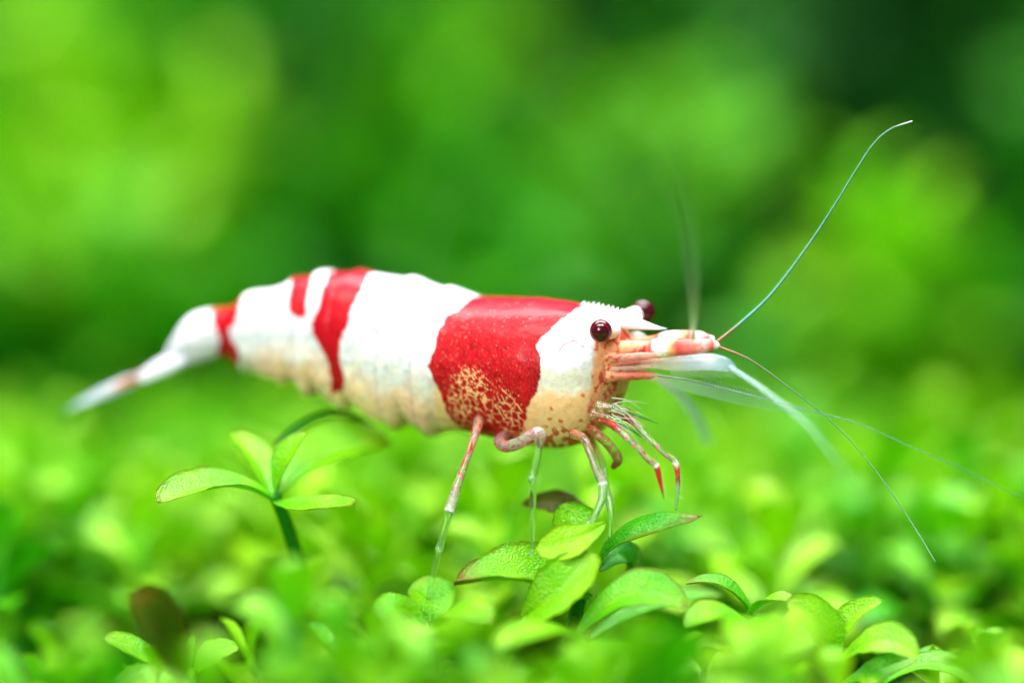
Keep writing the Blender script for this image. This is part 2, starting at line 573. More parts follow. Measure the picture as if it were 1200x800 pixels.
while y < 246:
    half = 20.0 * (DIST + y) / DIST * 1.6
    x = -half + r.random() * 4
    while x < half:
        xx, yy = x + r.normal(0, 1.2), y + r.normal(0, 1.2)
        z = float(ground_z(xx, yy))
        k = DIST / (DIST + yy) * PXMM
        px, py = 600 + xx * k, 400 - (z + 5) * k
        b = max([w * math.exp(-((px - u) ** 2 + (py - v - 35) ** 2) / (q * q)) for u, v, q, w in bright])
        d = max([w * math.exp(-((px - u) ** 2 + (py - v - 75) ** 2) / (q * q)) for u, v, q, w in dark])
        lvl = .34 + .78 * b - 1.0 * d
        if lvl > .08 and r.random() < np.clip(.25 + 1.0 * lvl, .05, 1):
            s = (.75 + .75 * max(lvl, 0)) * r.uniform(.85, 1.2)
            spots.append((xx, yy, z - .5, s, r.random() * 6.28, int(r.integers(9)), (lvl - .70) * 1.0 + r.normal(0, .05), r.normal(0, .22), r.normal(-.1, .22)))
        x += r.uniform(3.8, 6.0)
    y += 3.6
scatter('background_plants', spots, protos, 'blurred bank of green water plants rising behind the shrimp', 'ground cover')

# ------------------------------------------------------------------ the shrimp
YAW = math.radians(25); ROLL = math.radians(10.5)
Fv = np.array([math.cos(YAW), -math.sin(YAW), 0.0])
Lv = np.array([math.sin(YAW) * math.cos(ROLL), math.cos(YAW) * math.cos(ROLL), math.sin(ROLL)])   # towards the far side
Uv = np.cross(Lv, Fv) * -1
Uv = np.cross(Fv, Lv); Uv = Uv if Uv[2] > 0 else -Uv


def spine_y(s):
    return 1.7 - (np.asarray(s, float) - 728.0) / PXMM * math.tan(YAW)


def B(s, py, u=0.0):
    """a point of the animal: column s on its middle plane, row py, u mm to its far side"""
    c = W(s, py, float(spine_y(s)))
    return c + Lv * u


shrimp = empty('shrimp', W(620, 660, 2.0), 'red and white banded dwarf shrimp standing on the green leaves', 'shrimp')

tab = np.array([
    # s, top, bottom, half width mm
    (202, 404, 420, .35), (207, 394, 425, .60), (216, 380, 427, .78), (232, 367, 425, .90), (250, 362.5, 420, .97), (270, 359.5, 416, 1.03),
    (279, 358, 416, 1.06), (285, 350, 431, 1.30), (300, 343.5, 437, 1.42), (330, 335, 444, 1.58), (345, 329.5, 449, 1.68), (365, 322.5, 458, 1.82),
    (385, 318, 466, 1.96), (410, 317.5, 476, 2.10), (435, 319, 486, 2.24), (470, 323, 498, 2.42), (500, 330, 502, 2.55), (530, 339.5, 505, 2.66),
    (556, 347, 508, 2.74), (590, 346.5, 517, 2.78), (635, 348, 526, 2.72), (665, 352, 526, 2.58), (685, 356, 520, 2.42), (700, 360, 508, 2.2), (712, 365, 492, 1.9),
    (722, 373, 472, 1.55), (730, 384, 455, 1.15), (736, 395, 442, .75), (740, 405, 433, .35)])
NS, NR = 640, 288
sv = np.linspace(tab[0, 0], tab[-1, 0], NS)
T = np.interp(sv, tab[:, 0], tab[:, 1]); Bo = np.interp(sv, tab[:, 0], tab[:, 2]); Wd = np.interp(sv, tab[:, 0], tab[:, 3])


def box(a, k):
    return np.convolve(np.pad(a, k, mode='edge'), np.ones(2 * k + 1) / (2 * k + 1), 'valid')


T, Bo, Wd = box(T, 7), box(Bo, 7), box(Wd, 9)
th = np.linspace(0, 2 * np.pi, NR, endpoint=False)           # 0 = back, pi/2 = near side, pi = belly
vv = np.cos(th)[None, :]; side = -np.sin(th)[None, :]
seg_edges = [206, 281, 337, 366, 408, 470, 512]              # rear rims of the abdomen's rings, as columns at mid height
lean = lambda hv: 10.0 * hv                                   # the rings lean: higher = further forward
S2 = np.repeat(sv[:, None], NR, 1)
H = np.repeat(vv, NS, 0)
sl = S2 - 9.0 * H - 4
disp = np.zeros_like(S2)
for a, b in zip(seg_edges[:-1], seg_edges[1:]):
    t = (sl - a) / (b - a)
    ins = (t >= 0) & (t < 1)
    disp = np.where(ins, .15 * (np.exp(-(t / .30) ** 2)) - (.10 if b < 500 else .22) * np.exp(-((1 - t) / .14) ** 2), disp)   # rear rim proud, front tucked under
# rear rim of the carapace
t = (sl - 512) / 30
disp = np.where((t >= 0), .14 * np.exp(-np.clip(t, 0, 9) ** 2 * 2), disp)
disp *= smooth(206, 240, S2)
# scalloped side flaps of the abdomen
scal = np.zeros_like(S2)
for a, b, d in [(281, 334, 15), (334, 361, 18), (361, 402, 20), (402, 471, 22), (471, 514, 20)]:
    aa, bb = a + 16, b + 16      # the near flank shows left of the middle plane
    q = (S2 - aa) / (bb - aa)
    scal = np.where((q >= 0) & (q < 1), d * (np.sqrt(np.clip(1 - (2 * q - 1) ** 2, 0, 1)) - .80), scal)
half = (Bo - T)[:, None] * .5
mid = (Bo + T)[:, None] * .5
belly = smooth(-.30, -.95, H)
PY = mid - H * half + scal * belly
qq = 2.35 + 1.1 * smooth(.1, -.5, H) * smooth(540, 500, S2)
U = Wd[:, None] * np.sign(side) * np.abs(side) ** (2 / qq) * (1 + .06 * H)
# a little flat towards the belly between the flaps
cen = np.stack([W(s, 400, float(spine_y(s))) for s in sv])
ks = (DIST + spine_y(sv)) / DIST / PXMM
HV = (400.0 - PY) * ks[:, None]
# vertical extent is measured about the middle so that the roll keeps the middle line in place
midz = (400.0 - mid) * ks[:, None]
dv = HV - midz
P = cen[:, None, :] + np.array([0, 0, 1.0]) * midz[..., None] + Uv * (dv * (1.0 - .02))[..., None] + Lv * U[..., None]
nrm = Lv * side[..., None] * 1.0 + Uv * H[..., None]
nrm = nrm / np.linalg.norm(nrm, axis=-1, keepdims=True)
P = P + nrm * disp[..., None]
# dents and unevenness of the shell
und = (fbm(S2 / 26 + 4, th[None, :] * 3.2 + np.zeros_like(S2), 21) - .5) * .10
und = (und + und[:, (-np.arange(NR)) % NR]) * .5
P = P + nrm * und[..., None]

# markings, in the side view of the near flank, mirrored on to the far one
near = np.where(np.arange(NR) <= NR // 2, np.arange(NR), (NR - np.arange(NR)) % NR)
Pn = P[:, near, :]
kx = PXMM * DIST / (DIST + Pn[..., 1])
mx_ = 600 + Pn[..., 0] * kx
my_ = 400 - Pn[..., 2] * kx
x, yv = mx_.ravel(), my_.ravel()
hn = H.ravel(); sn = S2.ravel()

WHITE = np.array([.73, .74, .79]); RED = np.array([.45, .003, .010]); OCH = np.array([.96, .50, .17]); CREAM = np.array([.97, .80, .66])
ORG = np.array([.90, .42, .20]); DRED = np.array([.27, .003, .008]); ROSE = np.array([.33, .003, .018])


def lerp(c, d, f):
    return c * (1 - f[:, None]) + np.asarray(d) * f[:, None]


n1 = fbm(x / 14, yv / 14, 1) - .5
n2 = fbm(x / 5, yv / 5, 9) - .5
col = np.tile(WHITE, (len(x), 1))
clear = np.zeros(len(x))
low = smooth(.25, -.75, hn + n1 * .7)                # 0 back .. 1 belly, abdomen
abd = x < 512
abdf = smooth(520, 500, x)
stre = fbm(x / 13, yv / 22, 33) - .5
amber = low * abdf * smooth(270, 330, x)
col = lerp(col, CREAM, np.clip(amber * .9, 0, 1))
am2 = smooth(-.05, -.75, hn + stre * .8) * abdf * smooth(270, 330, x)
col = lerp(col, [1.0, .62, .40], np.clip(am2 * 1.2 * (1 + stre * .8), 0, 1))
clear = np.maximum(clear, .20 * smooth(-.60, -1.0, hn + n1 * .2) * abdf)
clear = np.maximum(clear, .12 * am2 * np.clip(.3 + stre * 2, 0, 1))
# faint grey folds in the white
fold = smooth(.05, .0, np.abs(fbm(x / 22, yv / 30, 51) - .5)) * smooth(.6, -.1, hn) * .16
col = col * (1 - fold[:, None] * np.array([1.0, .85, .7]))
# groove shade between the rings, put into the colour: thin grey-rose lines along each rim
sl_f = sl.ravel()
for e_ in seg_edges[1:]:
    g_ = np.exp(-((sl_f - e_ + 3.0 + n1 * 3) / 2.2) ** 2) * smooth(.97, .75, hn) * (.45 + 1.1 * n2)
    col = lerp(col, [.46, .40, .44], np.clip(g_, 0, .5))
mott = fbm(x / 9 + 31, yv / 6, 95) - .5
col = col * (1 + np.clip(mott, -.3, .2) * .45 * smooth(.85, .2, hn))[:, None]
# carapace: white cheek, clear cream below it, ochre lower still, orange face
cara = smooth(500, 515, x)
chk = smooth(426, 440, yv + n1 * 14)
col = lerp(col, [.78, .74, .60], chk * cara * .9)
clear = np.maximum(clear, .22 * chk * cara * smooth(462, 446, yv))
lowc = smooth(450, 466, yv + n1 * 16 - .04 * (x - 640))
col = lerp(col, [1.0, .58, .30], lowc * cara)
sp = voro(x / 13 + 3, yv / 11, 44)
spot = smooth(.26, .16, sp[0] + n2 * .3) * (sp[2] > .66) * lowc * cara * smooth(612, 640, x)
col = lerp(col, [.62, .10, .03], np.clip(spot, 0, 1) * .8)
face = smooth(694, 701, x + n2 * 5 + .10 * (yv - 400)) * smooth(372, 384, yv + n1 * 8)
col = lerp(col, ORG, face)
fn = fbm(x / 5.5 + 9, yv / 8, 60, 4)
fs = face * smooth(.56, .64, fn + .10 * np.exp(-(((x - 722) / 9) ** 2 + ((yv - 395) / 12) ** 2)) + .10 * np.exp(-(((x - 718) / 10) ** 2 + ((yv - 440) / 12) ** 2)) + .03)
col = lerp(col, [.66, .045, .035], np.clip(fs, 0, 1) * .9)
clear = np.maximum(clear, .15 * face)
# underside by the legs: red stipple
ub = smooth(496, 506, yv + n2 * 10) * smooth(570, 585, x) * smooth(712, 690, x)
vb = voro(x / 6, yv / 5, 71)
col = lerp(col, [.60, .05, .02], np.clip(ub * (vb[2] > .35), 0, 1) * .9)
# the big red saddle
SAD = [(560, 344), (600, 340), (640, 340), (688, 350), (681, 359), (664, 369), (645, 384), (634, 396), (627, 405), (631, 416), (634, 432), (633, 450), (627, 462), (618, 474),
       (616, 490), (612, 506), (580, 512), (545, 504), (530, 494), (523, 480), (516, 462), (508, 446), (502, 426), (506, 408), (513, 388), (522, 372), (536, 362), (553, 350)]
d = sdf(x, yv, SAD) + n2 * 5 + n1 * 4
sad = smooth(1.0, -1.0, d)
v1 = voro(x / 7.6 + n1 * 1.6 + n2 * .8, yv / 7.0 + n2 * 1.2, 5)
lowg = smooth(430, 500, yv + n1 * 30) * smooth(640, 600, x) * (.55 + .9 * np.exp(-(((x - 575) / 45) ** 2 + ((yv - 480) / 28) ** 2)))
blob = np.exp(-(((x - 552) / 26) ** 2 + ((yv - 450) / 20) ** 2)) * .75
patch = fbm(x / 18 + 2, yv / 15, 81) - .5
vein = smooth(.03, -.05, v1[1] - .150 * np.clip((lowg + blob * 1.6) * (1 + patch * 2.6), 0, 1.3) + .04)
fine = voro(x / 4.2, yv / 4.2, 15)
upl = np.exp(-(((x - 535) / 28) ** 2 + ((yv - 385) / 22) ** 2)) + .45 * np.exp(-(((x - 590) / 45) ** 2 + ((yv - 365) / 18) ** 2)) + .4 * np.exp(-(((x - 560) / 50) ** 2 + ((yv - 425) / 20) ** 2))
fleck = smooth(.30, .12, fine[0]) * (fine[2] < np.clip(upl, 0, 1) * .45)
redc = np.tile(RED, (len(x), 1))
redc = lerp(redc, ROSE, smooth(395, 350, yv))  # rosier along the back, and darkened there to offset the light from above
redc = lerp(redc, DRED, np.clip(smooth(.1, .4, n1) * .6 + smooth(612, 630, x) * smooth(395, 420, yv) * .7, 0, 1))
mot = voro(x / 5.0 + 7, yv / 5.0, 91)
redc = redc * (.80 + .40 * mot[2])[:, None]
redc = lerp(redc, [.62, .05, .03], np.clip(smooth(.12, .03, mot[1]) * smooth(350, 420, yv) * .55, 0, 1))
redc = lerp(redc, [.74, .20, .16], np.clip(fleck, 0, 1) * .6)
redc = lerp(redc, [.97, .56, .26], np.clip(vein, 0, 1) * .92)
col = col * (1 - sad[:, None]) + redc * sad[:, None]
clear *= (1 - .7 * sad)
# white fleck on the rim behind the saddle
ell = ((x - 502) / 9) ** 2 + ((yv - 404 + (x - 502) * .5) / 15) ** 2
col = lerp(col, [.97, .97, .99], smooth(1.1, .8, ell)); clear = np.where(ell < 1, 0, clear)
# red bands of the abdomen
bands = [[(388, 312), (436, 312), (433, 322), (425, 337), (414, 358), (407, 380), (399, 400), (398, 420), (403, 440), (403, 458), (388, 462), (388, 440), (386, 428), (376, 406), (366, 392), (366, 378), (374, 356), (378, 338)],
         [(342, 322), (370, 318), (363, 336), (359, 352), (359, 372), (350, 372), (338, 366), (338, 348)],
         [(248, 355), (284, 350), (280, 366), (275, 380), (268, 388), (272, 400), (279, 408), (281, 432), (252, 432), (255, 412), (258, 398), (252, 386), (248, 374)]]
for bp_ in bands:
    d = sdf(x, yv, bp_) + n2 * 3.5 + n1 * 3
    f = smooth(1.2, -1.2, d)
    rc = lerp(np.tile(RED, (len(x), 1)), ROSE, smooth(350, 325, yv))  # bands get the same darker rose on top, against the overhead light
    col = col * (1 - f[:, None]) + rc * f[:, None]
    clear *= (1 - f)
# tail end goes pale
col = lerp(col, [.76, .77, .85], smooth(238, 225, x))
# little curved mark and dot on the cheek
for (ax, ay), (bx_, by_) in [((655, 411), (660, 404)), ((660, 404), (671, 399)), ((671, 399), (676, 400)), ((682, 405), (684, 406)), ((648, 391), (650, 390)), ((668, 380), (670, 379)), ((424, 378), (444, 390))]:
    e = np.array([bx_ - ax, by_ - ay]); tt_ = np.clip(((x - ax) * e[0] + (yv - ay) * e[1]) / (e @ e), 0, 1)
    dd = np.hypot(x - ax - e[0] * tt_, yv - ay - e[1] * tt_)
    col = lerp(col, [.62, .16, .24], smooth(1.9, .8, dd) * .8)

Vb = P.reshape(-1, 3)
Fb = grid_faces(NS, NR, True)
Vb = np.vstack([Vb, P[0].mean(0), P[-1].mean(0)])
i0, i1 = NS * NR, NS * NR + 1
faces = np.vstack([Fb, np.array([(i0, (j + 1) % NR, j, j) for j in range(0)]).reshape(-1, 4).astype(int)])
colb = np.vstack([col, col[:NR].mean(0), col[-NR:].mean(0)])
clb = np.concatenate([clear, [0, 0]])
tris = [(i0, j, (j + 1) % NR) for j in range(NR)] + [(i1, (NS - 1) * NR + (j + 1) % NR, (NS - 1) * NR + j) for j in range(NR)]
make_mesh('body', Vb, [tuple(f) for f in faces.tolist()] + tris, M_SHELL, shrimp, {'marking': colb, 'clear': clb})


# --- limbs and feelers ---
def paint(tt, stops):
    """stops: (t, rgb, clear)"""
    ts = [s[0] for s in stops]
    c = np.stack([np.interp(tt, ts, [s[1][k] for s in stops]) for k in range(3)], -1)
    return c, np.interp(tt, ts, [s[2] for s in stops])


def limb(name, pts, rad, stops, parent=None, n=80, seg=14, flat=1.0, speck=0, mat=None, up=(0, 1, 0), seed=1, bumps=()):
    """pts: (column, row, depth mm); rad px"""
    path = [W(*p) for p in pts]
    rad = np.array(rad, float) * (.76 if name == 'walking_leg' else .70 if name == 'feeding_leg' else 1.0)
    V, F, tt, aa = tube_geo(path, rad / PXMM, seg, flat, n, up)
    wob = np.clip(tt + (fbm(tt * 9 + seed, aa * 1.3 + 3, seed) - .5) * .09 * (tt > .02) * (tt < .98), 0, 1) if speck else tt
    c, cl = paint(wob, stops)
    if speck:
        v = voro(tt * speck + seed + .5 * np.sin(aa * 2 + seed), aa * 1.4 + seed + np.sin(tt * 40) * .4, seed)
        f = (smooth(.55, .4, v[0]) * (v[2] > .45))
        redness = np.interp(tt, [s[0] for s in stops], [s[3] if len(s) > 3 else 0 for s in stops])
        f = np.clip(f * redness, 0, 1)
        if mat is None:
            cl = np.where(cl > .22, .72 + .28 * cl, cl)
        c = lerp(c, [.50, .02, .015], f); cl = cl * (1 - f * .8)
    return make_mesh(name, V, F, mat or (M_GLASS if name in ('walking_leg', 'feeding_leg', 'mouthpart') else M_LIMB), parent or shrimp, {'marking': c, 'clear': cl})


PALE = (.82, .86, .84); GLASS = (.62, .74, .66); PINK = (.80, .42, .36); CRED = (.40, .03, .02); TEAL = (.16, .42, .34); BLU = (.72, .84, .95)

# rear walking leg, near side
limb('walking_leg', [(562, 490, 2.2), (556, 512, 1.2), (546, 541, .9), (536, 568, .8), (531, 585, .8), (527, 597, .8), (525, 604, .8), (518, 630, .9), (515, 642, 1.0), (513, 650, 1.0), (507, 676, 1.2), (502, 700, 1.5)],
     [9, 6.5, 5.5, 7, 8, 8.4, 6.4, 5.6, 6.4, 4.8, 4.4, 3.5],
     [(0, (.95, .75, .5), .4, 1.0), (.24, (.93, .84, .74), .75, 1.0), (.36, (.90, .84, .90), .35, .4), (.44, (.92, .9, .95), .3, .5), (.475, (.95, .97, .97), .05, 0), (.50, (.85, .93, .88), .93, 0), (.70, (.88, .95, .9), .9, 0), (.735, (.95, .97, .97), .2, 0), (.76, (.85, .93, .88), .94, 0), (1, (.8, .95, .85), .95, 0)], speck=38, seed=3)
# middle walking leg: thigh reaches forward, shank drops straight down
limb('walking_leg', [(600, 504, 3.2), (586, 517, 1.4), (594, 523, .2), (612, 517, -.6), (628, 508, -.9), (634, 510, -.9), (631, 524, -.9), (626, 552, -.9), (624, 560, -.9), (625, 570, -.9), (624, 600, -.8), (624, 630, -.7), (623, 650, -.6)],
     [12, 10.5, 9.5, 9.5, 10.2, 8.5, 6.5, 6.0, 6.8, 5.4, 4.8, 4.4, 3.2],
     [(0, (.7, .10, .06), .05, .9), (.08, (.85, .45, .40), .3, 1.0), (.18, (.95, .86, .88), .6, 1.0), (.33, (.95, .90, .93), .5, 1.0), (.40, (.95, .92, .97), .35, .5), (.46, (.86, .93, .90), .90, 0), (.62, (.88, .95, .9), .92, 0), (.665, (.93, .96, .96), .45, 0), (.70, (.86, .94, .88), .94, 0), (.97, (.86, .94, .88), .94, 0), (1, (.95, .97, .97), .3, 0)], speck=34, seed=8)
# front walking leg with its bent foot
limb('walking_leg', [(672, 508, .6), (684, 514, -.2), (693, 534, -.5), (702, 556, -.6), (706, 566, -.6), (706, 582, -.7), (699, 600, -.8), (692, 612, -.8), (685, 617, -.8)],
     [8, 7, 6.5, 7.5, 8, 7.5, 5.5, 4.5, 3], [(0, (.8, .5, .3), .4, 1), (.25, (.75, .85, .6), .85, .6), (.44, (.9, .92, .92), .6, .4), (.5, (.95, .97, .97), .15, 0), (.56, (.88, .95, .9), .85, 0), (.85, (.9, .95, .93), .8, 0), (.93, (.97, .98, .98), .05, 0), (1, (.97, .98, .98), .0, 0)], speck=18, seed=5)
limb('walking_leg', [(688, 506, 3.2), (704, 540, 2.6), (709, 572, 1.6), (714, 588, 1.2), (716, 606, 1.0), (715, 640, 1.0)], [6, 6, 7, 6.5, 5, 4],
     [(0, OCH, .6, .6), (.4, (.8, .92, .8), .9, .2), (.6, (.93, .96, .95), .7, 0), (.7, (.85, .95, .85), .93, 0), (1, (.85, .95, .85), .95, 0)], speck=16, seed=12)
# two slender feeding legs with red claws
limb('feeding_leg', [(696, 490, .8), (716, 497, -.3), (730, 508, -.8), (746, 523, -1.0), (760, 538, -1.1), (769, 546, -1.1), (773, 562, -1.1), (778, 584, -1.1)],
     [6, 6.5, 6, 5, 5.5, 5.5, 4, .8], [(0, (.7, .3, .1), .3, 1), (.18, CRED, .2, 1), (.28, (.90, .92, .8), .85, 1), (.6, (.93, .88, .78), .85, 1), (.67, (.95, .85, .75), .7, .5), (.70, (.95, .95, .95), .1, 0), (.745, CRED, .1, 0), (.93, (.5, .02, .015), .1, 0), (1, (.6, .5, .2), .7, 0)], speck=24, seed=6)
limb('feeding_leg', [(714, 484, 1.6), (736, 490, .6), (750, 502, .2), (764, 517, 0.0), (780, 532, -.1), (791, 541, -.1), (794, 556, -.1), (794, 575, -.1), (792, 597, 0.0)],
     [5, 7, 6, 5, 4.8, 5.2, 4.2, 4, 2.5], [(0, (.7, .4, .2), .5, 1), (.15, CRED, .2, 1), (.26, (.90, .95, .82), .9, .5), (.58, (.92, .90, .78), .88, 1), (.63, (.95, .95, .97), .1, 0), (.67, (.75, .2, .15), .2, 0), (.71, CRED, .1, 0), (.80, (.7, .15, .1), .3, 0), (.86, BLU, .55, 0), (1, (.85, .95, .88), .93, 0)], speck=24, seed=9)
# folded mouth feelers under the chin, pale with red flecks
limb('mouthpart', [(690, 500, 1.5), (704, 512, 1.2), (716, 524, 1.4), (724, 538, 1.6), (718, 548, 1.8)], [6, 6, 6, 6, 3], [(0, OCH, .5, 1), (.5, (.75, .85, .5), .9, .8), (1, CRED, .3, 1)], speck=14, seed=4)
limb('mouthpart', [(700, 476, .0), (724, 479, -.2), (748, 486, -.2), (772, 496, .0)], [7, 4.5, 3, 1.0], [(0, (.8, .8, .45), .7, .4), (.4, (.75, .9, .6), .93, .2), (1, (.8, .95, .8), .97, 0)], speck=10, seed=7)
limb('mouthpart', [(694, 486, .6), (716, 492, .4), (738, 500, .2), (752, 512, .3)], [8, 5, 3.5, 1.0], [(0, (.8, .7, .35), .6, .6), (.4, (.75, .9, .55), .93, .5), (1, (.8, .95, .8), .97, 0)], speck=10, seed=17)
# swimming legs folded under the abdomen
for i, (s, b) in enumerate([(380, 452), (412, 464), (446, 474), (482, 484), (510, 490)]):
    u = -1.2
    p0 = B(s + 18, b - 26, u); p1 = B(s + 16, b - 8, u); p2 = B(s + 26, b + 2, u)
    V, F, tt, aa = tube_geo([p0, p1, p2], np.array([9, 8, 3]) / PXMM, 12, .35, 24)
    c, cl = paint(tt, [(0, (.85, .72, .45), .5), (1, (.6, .75, .3), .82)])
    make_mesh('swimming_leg', V, F, M_LIMB, shrimp, {'marking': c, 'clear': cl})


# --- tail fan: middle blade and two pairs of side blades, folded ---
def blade(name, pts, hw, thick, stops, tw=0.):
    path = [B(*p) for p in pts]
    upv = Lv * math.cos(tw) + Uv * math.sin(tw)
    V, F, tt, aa = tube_geo(path, np.array(hw) / PXMM, 20, thick, 60, up=upv)
    c, cl = paint(tt, stops)
    return make_mesh(name, V, F, M_SHELL, shrimp, {'marking': c, 'clear': cl})


TW = (.74, .76, .86); BRN = (.34, .08, .08)
blade('telson', [(222, 410, 0), (206, 417, 0), (188, 426, 0), (168, 436, 0)], [9, 8, 6, 2], .45, [(0, TW, 0), (.5, TW, .0), (.8, (.80, .80, .92), .15), (1, TW, .4)])
for u in (-.55, .55):
    blade('tail_fan_blade', [(226, 418, u), (205, 424, u), (184, 433, u), (162, 442, u), (140, 451, u), (112, 464, u), (82, 479, u)], [6, 10, 8, 4.2, 6.5, 5, .8], .28,
          [(0, TW, 0), (.36, TW, .0), (.42, BRN, .05), (.55, (.62, .30, .27), .1), (.60, TW, .15), (.78, (.66, .74, .88), .45), (1, (.5, .7, .85), .9)])
    blade('tail_fan_blade', [(224, 418, u * 1.5), (205, 426, u * 1.6), (182, 436, u * 1.6), (160, 444, u * 1.6), (136, 454, u * 1.6), (112, 465, u * 1.7), (92, 474, u * 1.8)], [5, 8, 7, 4.2, 5.5, 4.5, 1.0], .26,
          [(0, TW, 0), (.36, TW, .0), (.43, BRN, .05), (.55, (.62, .30, .27), .1), (.62, TW, .2), (.78, (.66, .74, .88), .5), (1, (.5, .7, .85), .9)])


# --- rostrum: white toothed blade on the midline ---
def rostrum():
    pts = [(664, 360), (690, 368), (712, 373), (735, 377), (754, 381), (770, 384), (782, 385)]
    rr = [5, 11.5, 13, 9.5, 5.6, 2.6, .8]
    path = [B(s, p, 0) for s, p in pts]
    V, F, tt, aa = tube_geo(path, np.array(rr) / PXMM, 18, .85, 80, up=Lv)
    c, cl = paint(tt, [(0, (.9, .9, .92), 0), (.80, (.9, .9, .92), 0), (.9, (.75, .85, .82), .5), (1, GLASS, .8)])
    VV = [V]; FF = list(F); CC = [c]; LL = [cl]; n = len(V)
    for k in range(13):                      # saw teeth along the crest, leaning forward
        s = 682 + k * 5.6
        py = np.interp(s, [q[0] for q in pts], [q[1] - .96 * w_ for q, w_ in zip(pts, rr)]) - .5
        b0, b1 = B(s - 2.6, py + 3, 0), B(s + 2.4, py + 4, 0)
        tp = B(s + 3.6 + rng.normal(0, .8), py - 2.6 - rng.random() * 1.6, 0)
        w = Lv * .055
        vs = [b0 - w, b0 + w, b1 - w, b1 + w, tp]
        VV.append(np.array(vs)); FF += [(n, n + 1, n + 4), (n + 1, n + 3, n + 4), (n + 3, n + 2, n + 4), (n + 2, n, n + 4), (n, n + 2, n + 3, n + 1)]; n += 5
        CC.append(np.tile((.92, .92, .94), (5, 1))); LL.append(np.zeros(5))
    make_mesh('rostrum', np.vstack(VV), FF, M_SHELL, shrimp, {'marking': np.vstack(CC), 'clear': np.concatenate(LL)})


rostrum()


# --- eyes on short white stalks ---
def ball(c, r, squash=(1, 1, 1), nu=28, nv=20):
    v = []
    for i in range(nv + 1):
        p = math.pi * i / nv
        for j in range(nu):
            a = 2 * math.pi * j / nu
            v.append(np.array(c) + r * np.array([math.sin(p) * math.cos(a) * squash[0], math.sin(p) * math.sin(a) * squash[1], math.cos(p) * squash[2]]))
    return np.array(v), [tuple(q) for q in grid_faces(nv + 1, nu, True)[:, ::-1].tolist()]


near_eye, far_eye = W(704, 387.5, -.25), W(753, 366, 3.5)
for e, st in ((near_eye, W(716, 388, 1.0)), (far_eye, W(731, 374, 2.6))):
    root_e = e
    V, F = ball(e, .45 if e is near_eye else .52)
    eo = make_mesh('eye', V, F, M_CORNEA, shrimp)
    V, F = ball(e + np.array([0.0, .02, -.03]), .30)
    make_mesh('pupil', V, F, M_CORE, eo)
    dirv = e - st
    V, F, tt, aa = tube_geo([st - dirv * .3, st + dirv * .2, e - dirv * .32], np.array([9, 10, 10]) / PXMM, 16, 1.0, 24)
    c, cl = paint(tt, [(0, (.9, .9, .92), 0), (1, (.9, .88, .9), 0)])
    make_mesh('eye_stalk', V, F, M_SHELL, shrimp, {'marking': c, 'clear': cl})

# --- antennule and antenna bases ---
WH = (.92, .92, .94); OR2 = (.86, .50, .22); RD = (.70, .07, .06)
limb('antennule_base', [(728, 408, .2), (748, 408, .2), (762, 408, .2), (775, 407, .2), (792, 408, .2), (812, 407, .2), (830, 405, .2), (842, 404, .2)], [9, 9, 9, 12, 12, 10.5, 8.5, 4],
     [(0, ORG, .1, .3), (.2, (.82, .40, .26), .1, 1), (.30, RD, .05, 0), (.34, WH, 0, 0), (.47, WH, 0, 0), (.52, OR2, 0, 0), (.60, RD, .05, 0), (.72, (.8, .2, .16), .1, .4), (.80, (.85, .5, .45), .1, .6), (.9, RD, .1, 0), (.97, WH, .0, 0), (1, WH, 0, 0)], speck=14, seed=2, mat=M_SHELL)
limb('antennule_base', [(742, 404, 2.4), (766, 400, 2.2), (782, 397, 2.0), (800, 396, 1.9), (818, 395, 1.8), (836, 398, 1.7)], [7, 7, 9, 9, 7.5, 4],
     [(0, ORG, .1, .4), (.3, RD, .05, 0), (.38, WH, 0, 0), (.52, WH, 0, 0), (.6, OR2, .05, 0), (.7, RD, .1, 0), (.82, WH, 0, 0), (.92, RD, .1, 0), (1, WH, 0, 0)], speck=12, seed=5, mat=M_SHELL)
for k, (ya, yb, xe, ra, cc, ce) in enumerate([(420, 415, 776, 4.5, (.84, .44, .36), .45), (426, 421, 782, 4.0, (.74, .20, .18), .30), (432, 428, 770, 4.5, (.86, .56, .48), .5), (440, 439, 772, 6.0, (.74, .20, .13), .30), (436, 444, 764, 3.5, (.86, .60, .36), .55)]):
    limb('antenna_base', [(712, ya, .5), (734, (ya * 2 + yb) / 3, -.1 + .12 * k), (754, (ya + 2 * yb) / 3, -.3 + .15 * k), (xe, yb, -.4 + .15 * k)], [ra + 2.5, ra, ra * .9, ra * .35],
         [(0, ORG, .25, 1), (.35, cc, ce, .8), (.75, cc, ce, .3), (1, PINK, .85, 0)], speck=9, seed=6 + k, mat=M_SHELL)
limb('antennal_plate', [(752, 426, -.6), (778, 426, -.9), (806, 425, -1.1), (830, 424, -1.3), (850, 427, -1.4), (864, 434, -1.4)], [4, 7, 9, 9.5, 8, 2],
     [(0, PINK, .9), (.26, (.7, .50, .52), .80), (.42, (.46, .48, .58), .62), (.6, (.58, .62, .74), .42), (.8, (.42, .58, .70), .62), (1, (.4, .55, .62), .8)], flat=.3)
limb('antennal_plate', [(738, 396, 2.8), (748, 396, 2.6), (758, 398, 2.6)], [7, 8, 4], [(0, PALE, .4), (1, PALE, .6)], flat=.4)


# --- the long feelers ---
def feeler(name, pts, rad, stops, n=120):
    return limb(name, pts, rad, stops, n=n, seg=8)


